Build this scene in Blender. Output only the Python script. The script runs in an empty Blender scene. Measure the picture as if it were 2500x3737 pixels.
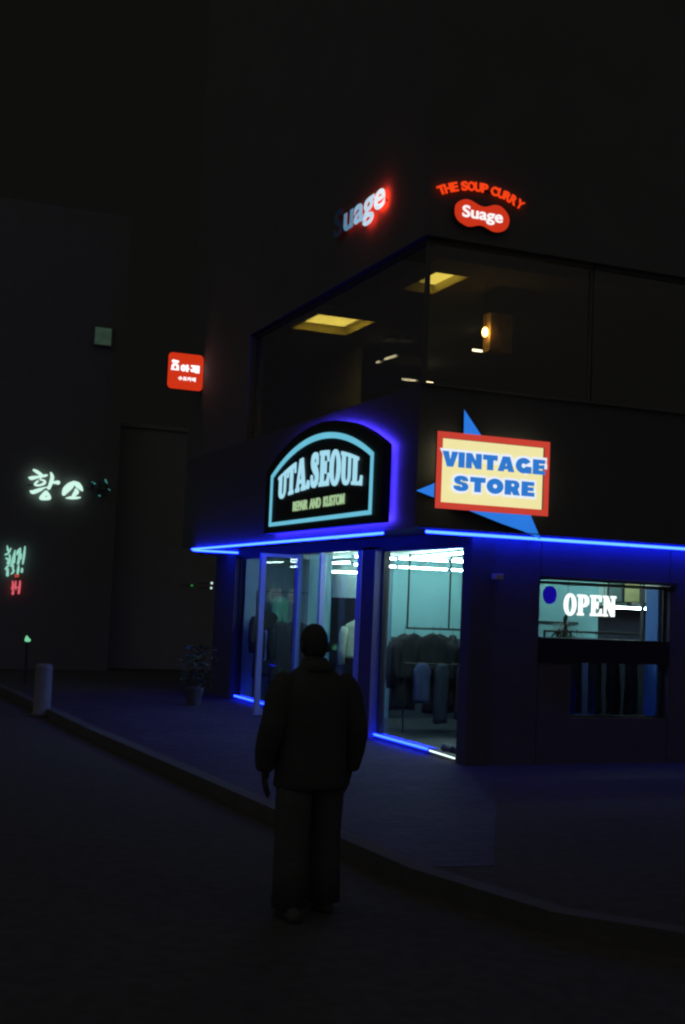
import bpy, bmesh, math, random
from mathutils import Vector, Matrix
S = bpy.context.scene
COL = S.collection
R = math.radians
random.seed(7)

# ------------------------------------------------------------------ camera
cam = bpy.data.cameras.new('camera'); cam.sensor_fit = 'VERTICAL'; cam.sensor_height = 36.0
cam.lens = 44.4; cam.clip_end = 500; cam.clip_start = 0.05
co = bpy.data.objects.new('camera', cam); COL.objects.link(co)
YAW, PITCH, ROLL = R(22.3), R(4.113), R(2.405)
fw = Vector((math.sin(YAW)*math.cos(PITCH), math.cos(YAW)*math.cos(PITCH), math.sin(PITCH)))
rt = Vector((math.cos(YAW), -math.sin(YAW), 0)); up = rt.cross(fw)
ix = rt*math.cos(ROLL) + up*math.sin(ROLL); iu = up*math.cos(ROLL) - rt*math.sin(ROLL)
m = Matrix((ix, iu, -fw)).transposed().to_4x4(); m.translation = (0, 0, 1.84)
co.matrix_world = m
S.camera = co

# ------------------------------------------------------------------ night sky, added ambient fill lamp, exposure
W = bpy.data.worlds.new('World'); S.world = W; W.use_nodes = True
bg = W.node_tree.nodes['Background']
bg.inputs[0].default_value = (1.0, 0.96, 0.91, 1); bg.inputs[1].default_value = 0.0046
sun = bpy.data.lights.new('ambient_fill', 'SUN'); sun.energy = 0.165; sun.angle = R(170); sun.color = (1, .97, .92)  # wide sun lamp added to lift the dark surfaces
so = bpy.data.objects.new('ambient_fill', sun); COL.objects.link(so); so.rotation_euler = Vector((.6, .6, -.42)).to_track_quat('-Z', 'Y').to_euler()
S.view_settings.view_transform = 'Standard'; S.view_settings.look = 'None'
S.view_settings.exposure = 0; S.view_settings.gamma = 1
S.cycles.max_bounces = 6; S.cycles.diffuse_bounces = 3; S.cycles.glossy_bounces = 3
S.cycles.transparent_max_bounces = 12; S.cycles.sample_clamp_indirect = 3
S.cycles.use_denoising = True
S.cycles.pixel_filter_type = 'BLACKMAN_HARRIS'; S.cycles.filter_width = 2.3

# ------------------------------------------------------------------ materials
def srgb(r, g, b):
    f = lambda c: (c/255/12.92) if c/255 <= .04045 else ((c/255+.055)/1.055)**2.4
    return (f(r), f(g), f(b))
def mat(name, base, rough=.6, metal=0., bump=0., bscale=40., var=.15, vscale=6., spec=.5, stretch=None):
    M = bpy.data.materials.new(name); M.use_nodes = True; N = M.node_tree.nodes; L = M.node_tree.links
    p = N['Principled BSDF']; p.inputs['Roughness'].default_value = rough; p.inputs['Metallic'].default_value = metal
    p.inputs['Specular IOR Level'].default_value = spec
    tc = N.new('ShaderNodeTexCoord'); mp = N.new('ShaderNodeMapping'); L.new(tc.outputs['Object'], mp.inputs[0])
    if stretch: mp.inputs['Scale'].default_value = stretch
    n = N.new('ShaderNodeTexNoise'); n.inputs['Scale'].default_value = vscale; n.inputs['Detail'].default_value = 6
    L.new(mp.outputs[0], n.inputs['Vector'])
    mx = N.new('ShaderNodeMix'); mx.data_type = 'RGBA'
    mx.inputs[6].default_value = (*[c*(1-var) for c in base], 1); mx.inputs[7].default_value = (*[min(1, c*(1+var)) for c in base], 1)
    L.new(n.outputs[0], mx.inputs[0]); L.new(mx.outputs[2], p.inputs['Base Color'])
    if bump:
        n2 = N.new('ShaderNodeTexNoise'); n2.inputs['Scale'].default_value = bscale; n2.inputs['Detail'].default_value = 4
        L.new(mp.outputs[0], n2.inputs['Vector'])
        b = N.new('ShaderNodeBump'); b.inputs['Strength'].default_value = bump; b.inputs['Distance'].default_value = .02
        L.new(n2.outputs[0], b.inputs['Height']); L.new(b.outputs[0], p.inputs['Normal'])
    return M
def emit(name, col, s=1., var=0., vscale=30.):
    M = bpy.data.materials.new(name); M.use_nodes = True; N = M.node_tree.nodes; L = M.node_tree.links
    p = N['Principled BSDF']; p.inputs['Base Color'].default_value = (.02, .02, .02, 1); p.inputs['Roughness'].default_value = .4
    p.inputs['Emission Color'].default_value = (*col, 1); p.inputs['Emission Strength'].default_value = s
    if var:
        n = N.new('ShaderNodeTexNoise'); n.inputs['Scale'].default_value = vscale; n.inputs['Detail'].default_value = 5
        mr = N.new('ShaderNodeMapRange'); mr.inputs[3].default_value = s*(1-var); mr.inputs[4].default_value = s*(1+var)
        L.new(n.outputs[0], mr.inputs[0]); L.new(mr.outputs[0], p.inputs['Emission Strength'])
    return M
def glass(name, tint=(.9, .95, .95), refl=1., f0=.03):
    M = bpy.data.materials.new(name); M.use_nodes = True; N = M.node_tree.nodes; L = M.node_tree.links
    N.clear(); o = N.new('ShaderNodeOutputMaterial'); mx = N.new('ShaderNodeMixShader')
    t = N.new('ShaderNodeBsdfTransparent'); t.inputs[0].default_value = (*tint, 1)
    g = N.new('ShaderNodeBsdfGlossy'); g.inputs['Roughness'].default_value = .015
    f = N.new('ShaderNodeLayerWeight'); f.inputs[0].default_value = .5
    pw = N.new('ShaderNodeMath'); pw.operation = 'POWER'; pw.inputs[1].default_value = 5; L.new(f.outputs['Facing'], pw.inputs[0])
    ml = N.new('ShaderNodeMath'); ml.operation = 'MULTIPLY_ADD'; ml.inputs[1].default_value = .9*refl; ml.inputs[2].default_value = f0
    L.new(pw.outputs[0], ml.inputs[0]); L.new(ml.outputs[0], mx.inputs[0]); L.new(t.outputs[0], mx.inputs[1]); L.new(g.outputs[0], mx.inputs[2])
    L.new(mx.outputs[0], o.inputs[0]); return M

M_road = mat('asphalt', (.10, .096, .092), .95, spec=.08, bump=.5, bscale=160, var=.35, vscale=9)
M_curb = mat('curb_stone', (.10, .096, .095), .95, bump=.3, bscale=80, var=.25)
M_clad = mat('dark_cladding', (.145, .142, .142), .85, bump=.06, bscale=14, var=.12, vscale=1.5, spec=.25)
M_fascia = mat('violet_fascia', (.09, .086, .10), .6, bump=.15, bscale=50, var=.15)
M_wall = mat('navy_render', (.10, .085, .125), .75, bump=.35, bscale=70, var=.22, vscale=4)
M_column = mat('charcoal_render', (.085, .08, .09), .8, bump=.3, bscale=60, var=.2)
M_soffit = mat('soffit_violet_cast', (.10, .055, .11), .55, bump=.1, bscale=25, var=.2)  # violet of the neon glow put into the soffit colour
M_frame = mat('frame_blue_lit', (.36, .44, .78), .5, metal=.0, var=.1, vscale=20)  # neon's blue light put into the frame colour
M_dframe = mat('black_frame', (.035, .035, .038), .45, var=.2)
M_teal = mat('teal_wall', (.21, .46, .49), .7, bump=.1, bscale=20, var=.10, vscale=2)
M_white = mat('pale_wall', (.42, .60, .57), .7, bump=.1, bscale=20, var=.06)
M_floor = mat('shop_floor', (.02, .026, .03), .45, bump=.1, var=.25)
M_black = mat('black_paint', (.012, .012, .013), .6, var=.3)
M_int = mat('dark_interior', (.02, .019, .018), .9, var=.3); M_up = mat('dusky_interior', (.16, .16, .14), .9, var=.3)
M_pane = glass('window_glass'); M_tint = glass('tinted_glass', (.8, .8, .77), .10, .055); M_mirror = glass('mirror_coated_glass', (.85, .85, .82), .1, .60)
BLUE = (.006, .021, 1.0)
M_neon = emit('blue_neon', BLUE, 33.)
M_halo = emit('blue_halo', (.06, .035, 1.0), 52.0)
M_basen = emit('base_neon', BLUE, 22.)
M_tube = emit('white_tube', (.76, 1.0, .97), 50.)

# ------------------------------------------------------------------ builders
def wl(o):
    v = Vector(o.location)
    return v + wl(o.parent) if o.parent else v
def tag(o, label=None, cat=None, group=None, kind=None):
    if label: o['label'] = label
    if cat: o['category'] = cat
    if group: o['group'] = group
    if kind: o['kind'] = kind
    return o
def thing(name, loc, label, cat, group=None):
    o = bpy.data.objects.new(name, None); o.empty_display_size = .2; COL.objects.link(o); o.location = loc
    return tag(o, label, cat, group)
SPLIT = {'clip', 'hanger_wire', 'end_cap', 'upright', 'wire', 'mount', 'bracket', 'facade_panel', 'reflection_patch'}
def islands(bm):
    seen, out = set(), []
    for v in bm.verts:
        if v in seen: continue
        st, got = [v], []; seen.add(v)
        while st:
            a = st.pop(); got.append(a)
            for e in a.link_edges:
                b = e.other_vert(a)
                if b not in seen: seen.add(b); st.append(b)
        out.append(set(g.index for g in got))
    return out
def obj(name, bm, mt, parent=None, smooth=False, recalc=True):
    if name in SPLIT and parent is not None:
        bm.verts.index_update(); isl = islands(bm)
        if len(isl) > 1:
            for k in isl:
                b2 = bm.copy(); b2.verts.ensure_lookup_table(); bmesh.ops.delete(b2, geom=[v for i, v in enumerate(b2.verts) if i not in k], context='VERTS')
                o = obj(name, b2, mt, parent, smooth, recalc)
            bm.free(); return o
    if recalc: bmesh.ops.recalc_face_normals(bm, faces=bm.faces)
    me = bpy.data.meshes.new(name)
    o = bpy.data.objects.new(name, me)
    if parent is None and bm.verts:
        xs = [v.co for v in bm.verts]
        off = Vector(((min(c.x for c in xs)+max(c.x for c in xs))/2, (min(c.y for c in xs)+max(c.y for c in xs))/2, min(c.z for c in xs)))
        o.location = off
    else:
        off = wl(parent); o.parent = parent
    for v in bm.verts: v.co -= off
    bm.to_mesh(me); bm.free()
    if smooth:
        for p in me.polygons: p.use_smooth = True
    for k in (mt if isinstance(mt, (list, tuple)) else [mt]): me.materials.append(k)
    COL.objects.link(o); return o
def B(*boxes, bevel=0.):
    bm = bmesh.new()
    for b in boxes: box(bm, *b)
    if bevel: bmesh.ops.bevel(bm, geom=bm.edges[:], offset=bevel, segments=2, affect='EDGES', profile=.6)
    return bm
def box(bm, x0, x1, y0, y1, z0, z1):
    v = [bm.verts.new((x, y, z)) for z in (z0, z1) for y in (y0, y1) for x in (x0, x1)]
    for f in ((0, 1, 3, 2), (4, 6, 7, 5), (0, 4, 5, 1), (2, 3, 7, 6), (0, 2, 6, 4), (1, 5, 7, 3)):
        bm.faces.new([v[i] for i in f])
def loft(bm, rings, cap=True):
    vr = [[bm.verts.new(p) for p in r] for r in rings]; n = len(vr[0])
    for a, b in zip(vr, vr[1:]):
        for i in range(n): bm.faces.new((a[i], a[(i+1) % n], b[(i+1) % n], b[i]))
    if cap: bm.faces.new(vr[0][::-1]); bm.faces.new(vr[-1])
def ring(c, d, r1, r2=None, n=10, up=Vector((0, 0, 1))):
    d = Vector(d).normalized(); r2 = r2 or r1
    a = d.cross(up)
    if a.length < 1e-3: a = d.cross(Vector((1, 0, 0)))
    a.normalize(); b = d.cross(a)
    return [Vector(c)+a*r1*math.cos(t*2*math.pi/n)+b*r2*math.sin(t*2*math.pi/n) for t in range(n)]
def tube(bm, pts, r, n=10):
    pts = [Vector(p) for p in pts]; rings = []
    for i, p in enumerate(pts):
        d = (pts[min(i+1, len(pts)-1)] - pts[max(i-1, 0)])
        rings.append(ring(p, d, r if not isinstance(r, (list, tuple)) else r[i], n=n))
    loft(bm, rings); return bm
def T(pts, r, n=10): return tube(bmesh.new(), pts, r, n)
def cyl(c, r, z0, z1, n=20, r2=None):
    bm = bmesh.new(); loft(bm, [ring((c[0], c[1], z0), (0, 0, 1), r, n=n), ring((c[0], c[1], z1), (0, 0, 1), r2 or r, n=n)]); return bm
# wall frames: local u to the viewer's right, v up, w out of the wall
def FA(y, z, x): return lambda u, v, w=0.: Vector((x - w, y - u, z + v))      # wall facing -X
def FB(x, z, y): return lambda u, v, w=0.: Vector((x + u, y - w, z + v))      # wall facing -Y
def curve_mesh(cu):
    o = bpy.data.objects.new('tmp', cu); COL.objects.link(o); bpy.context.view_layer.update()
    me = bpy.data.meshes.new_from_object(o.evaluated_get(bpy.context.evaluated_depsgraph_get()))
    bpy.data.objects.remove(o); bpy.data.curves.remove(cu)
    bm = bmesh.new(); bm.from_mesh(me); bpy.data.meshes.remove(me); return bm
def text(s, off=0., ext=.01, spacing=1., res=6):
    cu = bpy.data.curves.new('tmp', 'FONT'); cu.body = s; cu.offset = off; cu.extrude = ext; cu.space_character = spacing; cu.resolution_u = res
    return curve_mesh(cu)
def fit(bm, w, h):      # centre in u,v and scale to w by h
    xs = [v.co.x for v in bm.verts]; ys = [v.co.y for v in bm.verts]
    cx, cy = (min(xs)+max(xs))/2, (min(ys)+max(ys))/2; sx, sy = w/(max(xs)-min(xs)), h/(max(ys)-min(ys))
    for v in bm.verts: v.co.x = (v.co.x-cx)*sx; v.co.y = (v.co.y-cy)*sy
    return bm
def put(bm, F, w=0.):
    for v in bm.verts: v.co = F(v.co.x, v.co.y, v.co.z + w)
    return bm
def poly(loops, ext=.01, off=0.):       # filled flat outline(s) with thickness; later loops inside the first cut holes
    cu = bpy.data.curves.new('tmp', 'CURVE'); cu.dimensions = '2D'; cu.fill_mode = 'BOTH'; cu.extrude = ext; cu.offset = off
    for lp in loops:
        sp = cu.splines.new('POLY'); sp.points.add(len(lp)-1); sp.use_cyclic_u = True
        for q, (x, y) in zip(sp.points, lp): q.co = (x, y, 0, 1)
    return curve_mesh(cu)
def join(*bms):
    a = bms[0]
    for b in bms[1:]:
        me = bpy.data.meshes.new('tmp'); b.to_mesh(me); b.free(); a.from_mesh(me); bpy.data.meshes.remove(me)
    return a
def arc(cx, cy, rx, ry, a0, a1, n=14): return [(cx+rx*math.cos(R(a0+(a1-a0)*i/n)), cy+ry*math.sin(R(a0+(a1-a0)*i/n))) for i in range(n+1)]
def smooth_pts(P, k=4, closed=False):
    n = len(P); out = []
    rng = range(n if closed else n-1)
    g = (lambda i: P[i % n]) if closed else (lambda i: P[max(0, min(n-1, i))])
    for i in rng:
        p0, p1, p2, p3 = g(i-1), g(i), g(i+1), g(i+2)
        for j in range(k):
            t = j/k; out.append(tuple(.5*(2*b+(c-a)*t+(2*a-5*b+4*c-d)*t*t+(3*b-a-3*c+d)*t**3) for a, b, c, d in zip(p0, p1, p2, p3)))
    if not closed: out.append(tuple(P[-1]))
    return out
def stroke(pts):        # brush stroke: (x, y, half width) points, rounded ends
    P = smooth_pts(pts, 5); Lf, Rt = [], []
    for i, (x, y, w) in enumerate(P):
        a, b = P[max(0, i-1)], P[min(len(P)-1, i+1)]; dx, dy = b[0]-a[0], b[1]-a[1]; l = math.hypot(dx, dy) or 1
        Lf.append((x-dy/l*w, y+dx/l*w)); Rt.append((x+dy/l*w, y-dx/l*w))
    def capp(p, q, w):
        dx, dy = p[0]-q[0], p[1]-q[1]; l = math.hypot(dx, dy) or 1; a = math.degrees(math.atan2(dy, dx)); 
        return arc(p[0], p[1], w, w, a+60, a-60, 4)
    e = capp(P[-1], P[-2], P[-1][2]); s = capp(P[0], P[1], P[0][2])
    return Lf + e + Rt[::-1] + s

# slab-serif capitals, cap height 1 (outline, holes...)
G = {}
G['U'] = (.86, [[(0, 1), (0, .88), (.09, .88), (.09, .3)]+arc(.43, .3, .34, .32, 180, 360)[1:-1]+[(.77, .3), (.77, .88), (.86, .88), (.86, 1), (.52, 1), (.52, .88), (.61, .88), (.61, .3)]+arc(.475, .3, .135, .19, 360, 180)[1:-1]+[(.34, .3), (.34, .88), (.43, .88), (.43, 1)]])
G['T'] = (.84, [[(.2, 0), (.2, .12), (.29, .12), (.29, .86), (.2, .86), (.12, .8), (.1, .66), (0, .66), (.02, 1), (.82, 1), (.84, .66), (.74, .66), (.72, .8), (.64, .86), (.55, .86), (.55, .12), (.64, .12), (.64, 0)]])
G['A'] = (.98, [[(0, 0), (0, .12), (.07, .12), (.33, 1), (.62, 1), (.9, .12), (.98, .12), (.98, 0), (.55, 0), (.55, .12), (.62, .12), (.59, .24), (.29, .24), (.26, .12), (.34, .12), (.34, 0)], [(.325, .36), (.56, .36), (.44, .76)]])
G['S'] = (.78, [stroke([(.60, .70, .08), (.56, .87, .09), (.38, .92, .085), (.2, .84, .12), (.2, .68, .13), (.38, .54, .145), (.56, .40, .135), (.59, .22, .13), (.4, .085, .09), (.2, .13, .09), (.13, .30, .08)]), ])
G['E'] = (.86, [[(0, 0), (0, .12), (.1, .12), (.1, .88), (0, .88), (0, 1), (.8, 1), (.82, .68), (.71, .68), (.66, .82), (.58, .86), (.37, .86), (.37, .58), (.47, .6), (.5, .7), (.59, .7), (.59, .34), (.5, .34), (.47, .45), (.37, .46), (.37, .13), (.6, .13), (.7, .2), (.75, .36), (.86, .36), (.84, 0)]])
G['O'] = (.9, [arc(.45, .5, .45, .53, 0, 360, 40)[:-1], arc(.45, .5, .165, .4, 0, 360, 32)[:-1]])
G['L'] = (.8, [[(0, 0), (0, .12), (.1, .12), (.1, .88), (0, .88), (0, 1), (.48, 1), (.48, .88), (.37, .88), (.37, .13), (.56, .13), (.66, .2), (.7, .38), (.81, .38), (.79, 0)]])
G['P'] = (.88, [[(0, 0), (0, .12), (.1, .12), (.1, .88), (0, .88), (0, 1), (.5, 1)]+arc(.5, .7, .36, .3, 90, -90)[1:]+[(.37, .4), (.37, .12), (.48, .12), (.48, 0)], [(.37, .52), (.45, .52)]+arc(.46, .7, .11, .17, -80, 80, 8)+[(.37, .87)]])
G['N'] = (.98, [[(0, 0), (0, .12), (.09, .12), (.09, .88), (0, .88), (0, 1), (.34, 1), (.68, .48), (.68, .88), (.58, .88), (.58, 1), (.98, 1), (.98, .88), (.88, .88), (.88, 0), (.62, 0), (.26, .56), (.26, .12), (.37, .12), (.37, 0)]])
G['.'] = (.3, [arc(.15, .13, .13, .13, 0, 360, 16)[:-1]])
def dens(lp, d=.06):
    out = []
    for i, a in enumerate(lp):
        b = lp[(i+1) % len(lp)]; k = max(1, int(math.hypot(b[0]-a[0], b[1]-a[1])/d))
        out += [(a[0]+(b[0]-a[0])*j/k, a[1]+(b[1]-a[1])*j/k) for j in range(k)]
    return out
def slab(s, gap=.06, ext=.01, off=0.):
    x = 0; parts = []
    for ch in s:
        w, L = G[ch]; parts.append(poly([[(px+x, py) for px, py in dens(lp)] for lp in L], ext, off)); x += w+gap
    bm = join(*parts); x -= gap
    for v in bm.verts: v.co.x -= x/2
    return bm, x

H = {}
H['V'] = (1.15, [[(0, 1), (.46, 1), (.58, .42), (.70, 1), (1.15, 1), (.80, 0), (.36, 0)]])
H['I'] = (.45, [[(0, 0), (.45, 0), (.45, 1), (0, 1)]])
H['N'] = (1.15, [[(0, 0), (0, 1), (.42, 1), (.72, .5), (.72, 1), (1.15, 1), (1.15, 0), (.74, 0), (.43, .48), (.43, 0)]])
H['T'] = (1.08, [[(0, 1), (1.08, 1), (1.08, .66), (.77, .66), (.77, 0), (.31, 0), (.31, .66), (0, .66)]])
H['A'] = (1.25, [[(0, 0), (.36, 1), (.89, 1), (1.25, 0), (.80, 0), (.76, .15), (.49, .15), (.45, 0)], [(.56, .38), (.69, .38), (.625, .62)]])
H['G'] = (1.2, [arc(.6, .5, .6, .52, 32, 290, 22)+[(.82, .08), (.82, 0), (1.2, 0), (1.2, .45)]+arc(.6, .5, .17, .15, -15, -328, 14)])
H['E'] = (.95, [[(0, 0), (0, 1), (.92, 1), (.92, .73), (.46, .73), (.46, .63), (.88, .63), (.88, .38), (.46, .38), (.46, .28), (.95, .28), (.95, 0)]])
H['S'] = (1.05, [smooth_pts([(1.0, .68), (.97, .85), (.80, .98), (.52, 1.02), (.22, .97), (.04, .80), (.05, .60), (.22, .46), (.50, .40), (.60, .35), (.58, .28), (.48, .27), (.42, .34), (.2, .33), (.0, .32), (.04, .14), (.22, .02), (.52, -.02), (.84, .03), (1.02, .2), (1.0, .42), (.84, .56), (.56, .61), (.46, .67), (.48, .73), (.56, .74), (.62, .67), (.8, .67)], 2, True)])
H['O'] = (1.2, [arc(.6, .5, .6, .52, 0, 360, 32)[:-1], arc(.6, .5, .16, .14, 0, 360, 16)[:-1]])
H['R'] = (1.12, [[(0, 0), (0, 1), (.7, 1)]+arc(.7, .68, .36, .32, 80, -50, 10)+[(1.12, 0), (.64, 0), (.46, .3), (.46, 0)], arc(.58, .68, .12, .10, 0, 360, 12)[:-1]])
def block(word, ext, off=0., gap=.10):
    x = 0; parts = []
    for i, ch in enumerate(word):
        w_, L_ = H[ch]; parts.append(poly([[(px+x, py) for px, py in lp] for lp in L_], ext, off)); x += w_+(gap*.3 if word[i:i+2] in ('TA', 'VI') else gap)
    return join(*parts)
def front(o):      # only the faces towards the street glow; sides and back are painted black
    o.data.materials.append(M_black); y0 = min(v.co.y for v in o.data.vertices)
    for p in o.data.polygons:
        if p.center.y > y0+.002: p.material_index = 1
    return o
# ================================================================== SETTING
def flat(pts, z0, z1):
    bm = bmesh.new(); a = [bm.verts.new((x, y, z0)) for x, y in pts]; b = [bm.verts.new((x, y, z1)) for x, y in pts]
    bm.faces.new(b); n = len(a)
    for i in range(n): bm.faces.new((a[i], a[(i+1) % n], b[(i+1) % n], b[i]))
    return bm
bm = bmesh.new(); bm.faces.new([bm.verts.new(p) for p in ((-120, -60, 0), (140, -60, 0), (140, 200, 0), (-120, 200, 0))])
tag(obj('road', bm, M_road), kind='structure')
edge = [(2.95, 27), (3.25, 22), (3.40, 16.25), (3.72, 10.2), (3.86, 7.6), (4.15, 6.4), (4.8, 5.6), (5.8, 5.2), (30, 4.6)]
pave = [(3.25, 22), (3.40, 16.25), (3.72, 10.2), (3.86, 7.6), (4.3, 7.55), (4.9, 8.6), (5.65, 9.9), (6.4, 11.7), (6.64, 12.5), (7.2, 12.6), (7.2, 22)]
# paving slabs: brick texture of large dark tiles
M_pave = mat('paving_slabs', (.078, .060, .10), .75, bump=.3, bscale=90, var=.35, vscale=5, spec=.12)
N = M_pave.node_tree.nodes; L = M_pave.node_tree.links
bk = N.new('ShaderNodeTexBrick'); bk.inputs['Scale'].default_value = 1.6; bk.inputs['Mortar Size'].default_value = .012
bk.inputs['Color1'].default_value = (1, 1, 1, 1); bk.inputs['Color2'].default_value = (.8, .8, .8, 1); bk.inputs['Mortar'].default_value = (.35, .35, .35, 1)
tcn = [n for n in N if n.type == 'TEX_COORD'][0]; mx = [n for n in N if n.type == 'MIX'][0]
L.new(tcn.outputs['Object'], bk.inputs['Vector'])
mul = N.new('ShaderNodeMix'); mul.data_type = 'RGBA'; mul.blend_type = 'MULTIPLY'; mul.inputs[0].default_value = 1
L.new(mx.outputs[2], mul.inputs[6]); L.new(bk.outputs[0], mul.inputs[7]); L.new(mul.outputs[2], N['Principled BSDF'].inputs['Base Color'])
tag(obj('pavement', flat(pave, .05, .124), M_pave), kind='structure')
tag(obj('forecourt', flat(edge + [(30, 27)], .0, .12), M_road), kind='structure')
cb = bmesh.new()
inner = []
for i, (x, y) in enumerate(edge):
    a, b = edge[max(0, i-1)], edge[min(len(edge)-1, i+1)]; dx, dy = b[0]-a[0], b[1]-a[1]; l = math.hypot(dx, dy)
    inner.append((x+dy/l*.16, y-dx/l*.16))
for i in range(len(edge)-1):
    q = [edge[i], edge[i+1], inner[i+1], inner[i]]
    a = [cb.verts.new((x, y, .0)) for x, y in q]; b = [cb.verts.new((x, y, .125)) for x, y in q]
    cb.faces.new(b); 
    for k in range(4): cb.faces.new((a[k], a[(k+1) % 4], b[(k+1) % 4], b[k]))
tag(obj('kerb', cb, M_curb), kind='structure')

# ================================================================== CORNER BUILDING
bld = thing('corner_building', (9, 17, 0), 'dark corner building with blue lit shopfront and glazed upper floor', 'building')
XA, YB = 5.95, 12.41          # upper storeys stand at these planes; ground floor glazing is set back to X = 6.72
Z0, ZS = .12, 2.60
# upper storeys: walls round the glazed first floor
U = bmesh.new()
box(U, XA, XA+.3, 12.41, 22.0, 5.95, 15); box(U, XA+.3, 14, 12.41, 12.71, 5.95, 15)
box(U, XA, XA+.25, 18.6, 22.0, 4.27, 5.95); box(U, XA+.3, 14, 21.7, 22.0, 2.6, 15)
box(U, 13.7, 14, 12.71, 21.7, 2.6, 15)
obj('wall', U, M_clad, bld)
LB = bmesh.new(); box(LB, XA, XA+.3, 12.41, 22.0, 2.7, 4.27); box(LB, XA+.3, 14, 12.41, 12.71, 2.7, 4.27); obj('lower_wall', LB, M_fascia, bld)

for y0, y2 in ((12.525, 18.6),):
    f = obj('upper_window', B((XA+.08, XA+.14, y2-.03, y2, 4.27, 5.95), (XA+.08, XA+.14, y0+.03, y2-.03, 4.27, 4.31), (XA+.08, XA+.14, y0+.03, y2-.03, 5.9, 5.95)), M_clad, bld)
    obj('pane', B((XA+.10, XA+.112, y0+.03, y2-.03, 4.31, 5.9)), M_mirror, f)
for x0, x2 in ((6.045, 8.2), (8.2, 10.4), (10.4, 12.6)):
    f = obj('upper_window', B((x2-.03, x2, 12.5, 12.56, 4.27, 5.95), (x0+.03, x2-.03, 12.5, 12.56, 4.27, 4.31), (x0+.03, x2-.03, 12.5, 12.56, 5.9, 5.95)), M_clad, bld)
    obj('pane', B((x0+.03, x2-.03, 12.52, 12.532, 4.31, 5.9)), M_tint, f)
obj('sill_ledge', B((XA, 13.9, 12.36, 12.41, 4.272, 4.292)), M_clad, bld)
obj('lintel_blackout', B((XA+.004, XA+.29, 12.42, 18.6, 5.938, 5.948)), M_black, bld)  # black sheet added to hide blue spill on the lintel underside
obj('corner_mullion', B((6.025, 6.07, 12.505, 12.55, 4.27, 5.95)), M_clad, bld)
obj('upper_floor', B((XA+.3, 13.7, 12.71, 21.7, 3.9, 4.1)), M_up, bld)
# ceiling of the first floor with two coffers let into it
CO = [(6.10, 6.98, 16.08, 17.16), (6.50, 6.96, 13.26, 14.25)]
c = bmesh.new(); xs = sorted({6.25, 13.7} | {v for a in CO for v in a[:2]} - {6.10}); ys = sorted({12.71, 21.7} | {v for a in CO for v in a[2:]})
for xa, xb in zip(xs, xs[1:]):
    for ya, yb in zip(ys, ys[1:]):
        if not any(xa >= a[0]-.01 and xb <= a[1]+.01 and ya >= a[2]-.01 and yb <= a[3]+.01 for a in CO): box(c, xa, xb, ya, yb, 5.8, 5.84)
bmesh.ops.remove_doubles(c, verts=c.verts, dist=1e-5)
obj('upper_ceiling', c, M_up, bld)
obj('inner_wall', B((7.4, 7.5, 17.75, 20.6, 4.1, 5.79)), mat('pale_inner_wall', (.5, .5, .42), .8, var=.3, vscale=3), bld)
# ground floor: soffit, fascia, B wall panels
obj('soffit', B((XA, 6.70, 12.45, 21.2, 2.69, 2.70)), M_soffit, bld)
obj('window_header', B((6.64, 6.80, 12.62, 20.85, 2.551, 2.69)), M_column, bld)
obj('lip', B((XA, 13.9, 12.30, 12.41, 2.692, 2.712)), M_fascia, bld)
obj('canopy_end', B((XA, 7.4, 21.2, 21.23, 2.66, 2.80)), M_fascia, bld)
obj('corner_pier', B((6.66, 6.95, 12.40, 12.62, Z0, 2.69)), M_column, bld)
P = bmesh.new()
for q in ((6.96, 7.555, Z0, 2.69), (7.565, 9.335, 2.24, 2.69), (9.345, 10.6, Z0, 2.69), (10.61, 12.2, Z0, 2.69), (12.21, 13.9, Z0, 2.69), (7.565, 9.335, Z0, .64), (7.565, 8.0, .64, 1.27)):
    box(P, q[0], q[1], 12.42, 12.60, q[2], q[3])
obj('facade_panel', P, M_wall, bld)
obj('window_ledge', B((7.55, 9.42, 12.36, 12.42, 2.20, 2.235), (7.55, 9.42, 12.39, 12.42, 2.165, 2.185)), M_dframe, bld)
obj('spandrel', B((7.565, 9.335, 12.39, 12.56, 1.27, 1.545)), M_black, bld)
w = obj('shop_window', B((7.565, 7.60, 12.50, 12.56, 1.545, 2.19), (9.31, 9.335, 12.50, 12.56, 1.545, 2.19), (7.60, 9.31, 12.50, 12.56, 2.155, 2.19), (9.03, 9.045, 12.50, 12.56, 1.545, 2.155)), M_dframe, bld)
w2 = obj('shop_window', B((9.31, 9.335, 12.50, 12.56, .64, 1.27), (8.0, 8.03, 12.50, 12.56, .64, 1.27), (8.03, 9.31, 12.50, 12.56, .64, .66)), M_dframe, bld)
obj('pane', B((7.60, 9.03, 12.52, 12.528, 1.545, 2.155)), M_pane, w); obj('pane', B((9.045, 9.31, 12.52, 12.528, 1.545, 2.155)), M_pane, w)
obj('pane', B((8.03, 9.31, 12.52, 12.528, .66, 1.27)), M_pane, w2)
obj('window_reveal', B((9.28, 9.31, 12.56, 12.80, .64, 2.19)), mat('reveal_blue_light', (.10, .30, .72), .7), w)  # blue light on a white jamb, put into its colour
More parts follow.
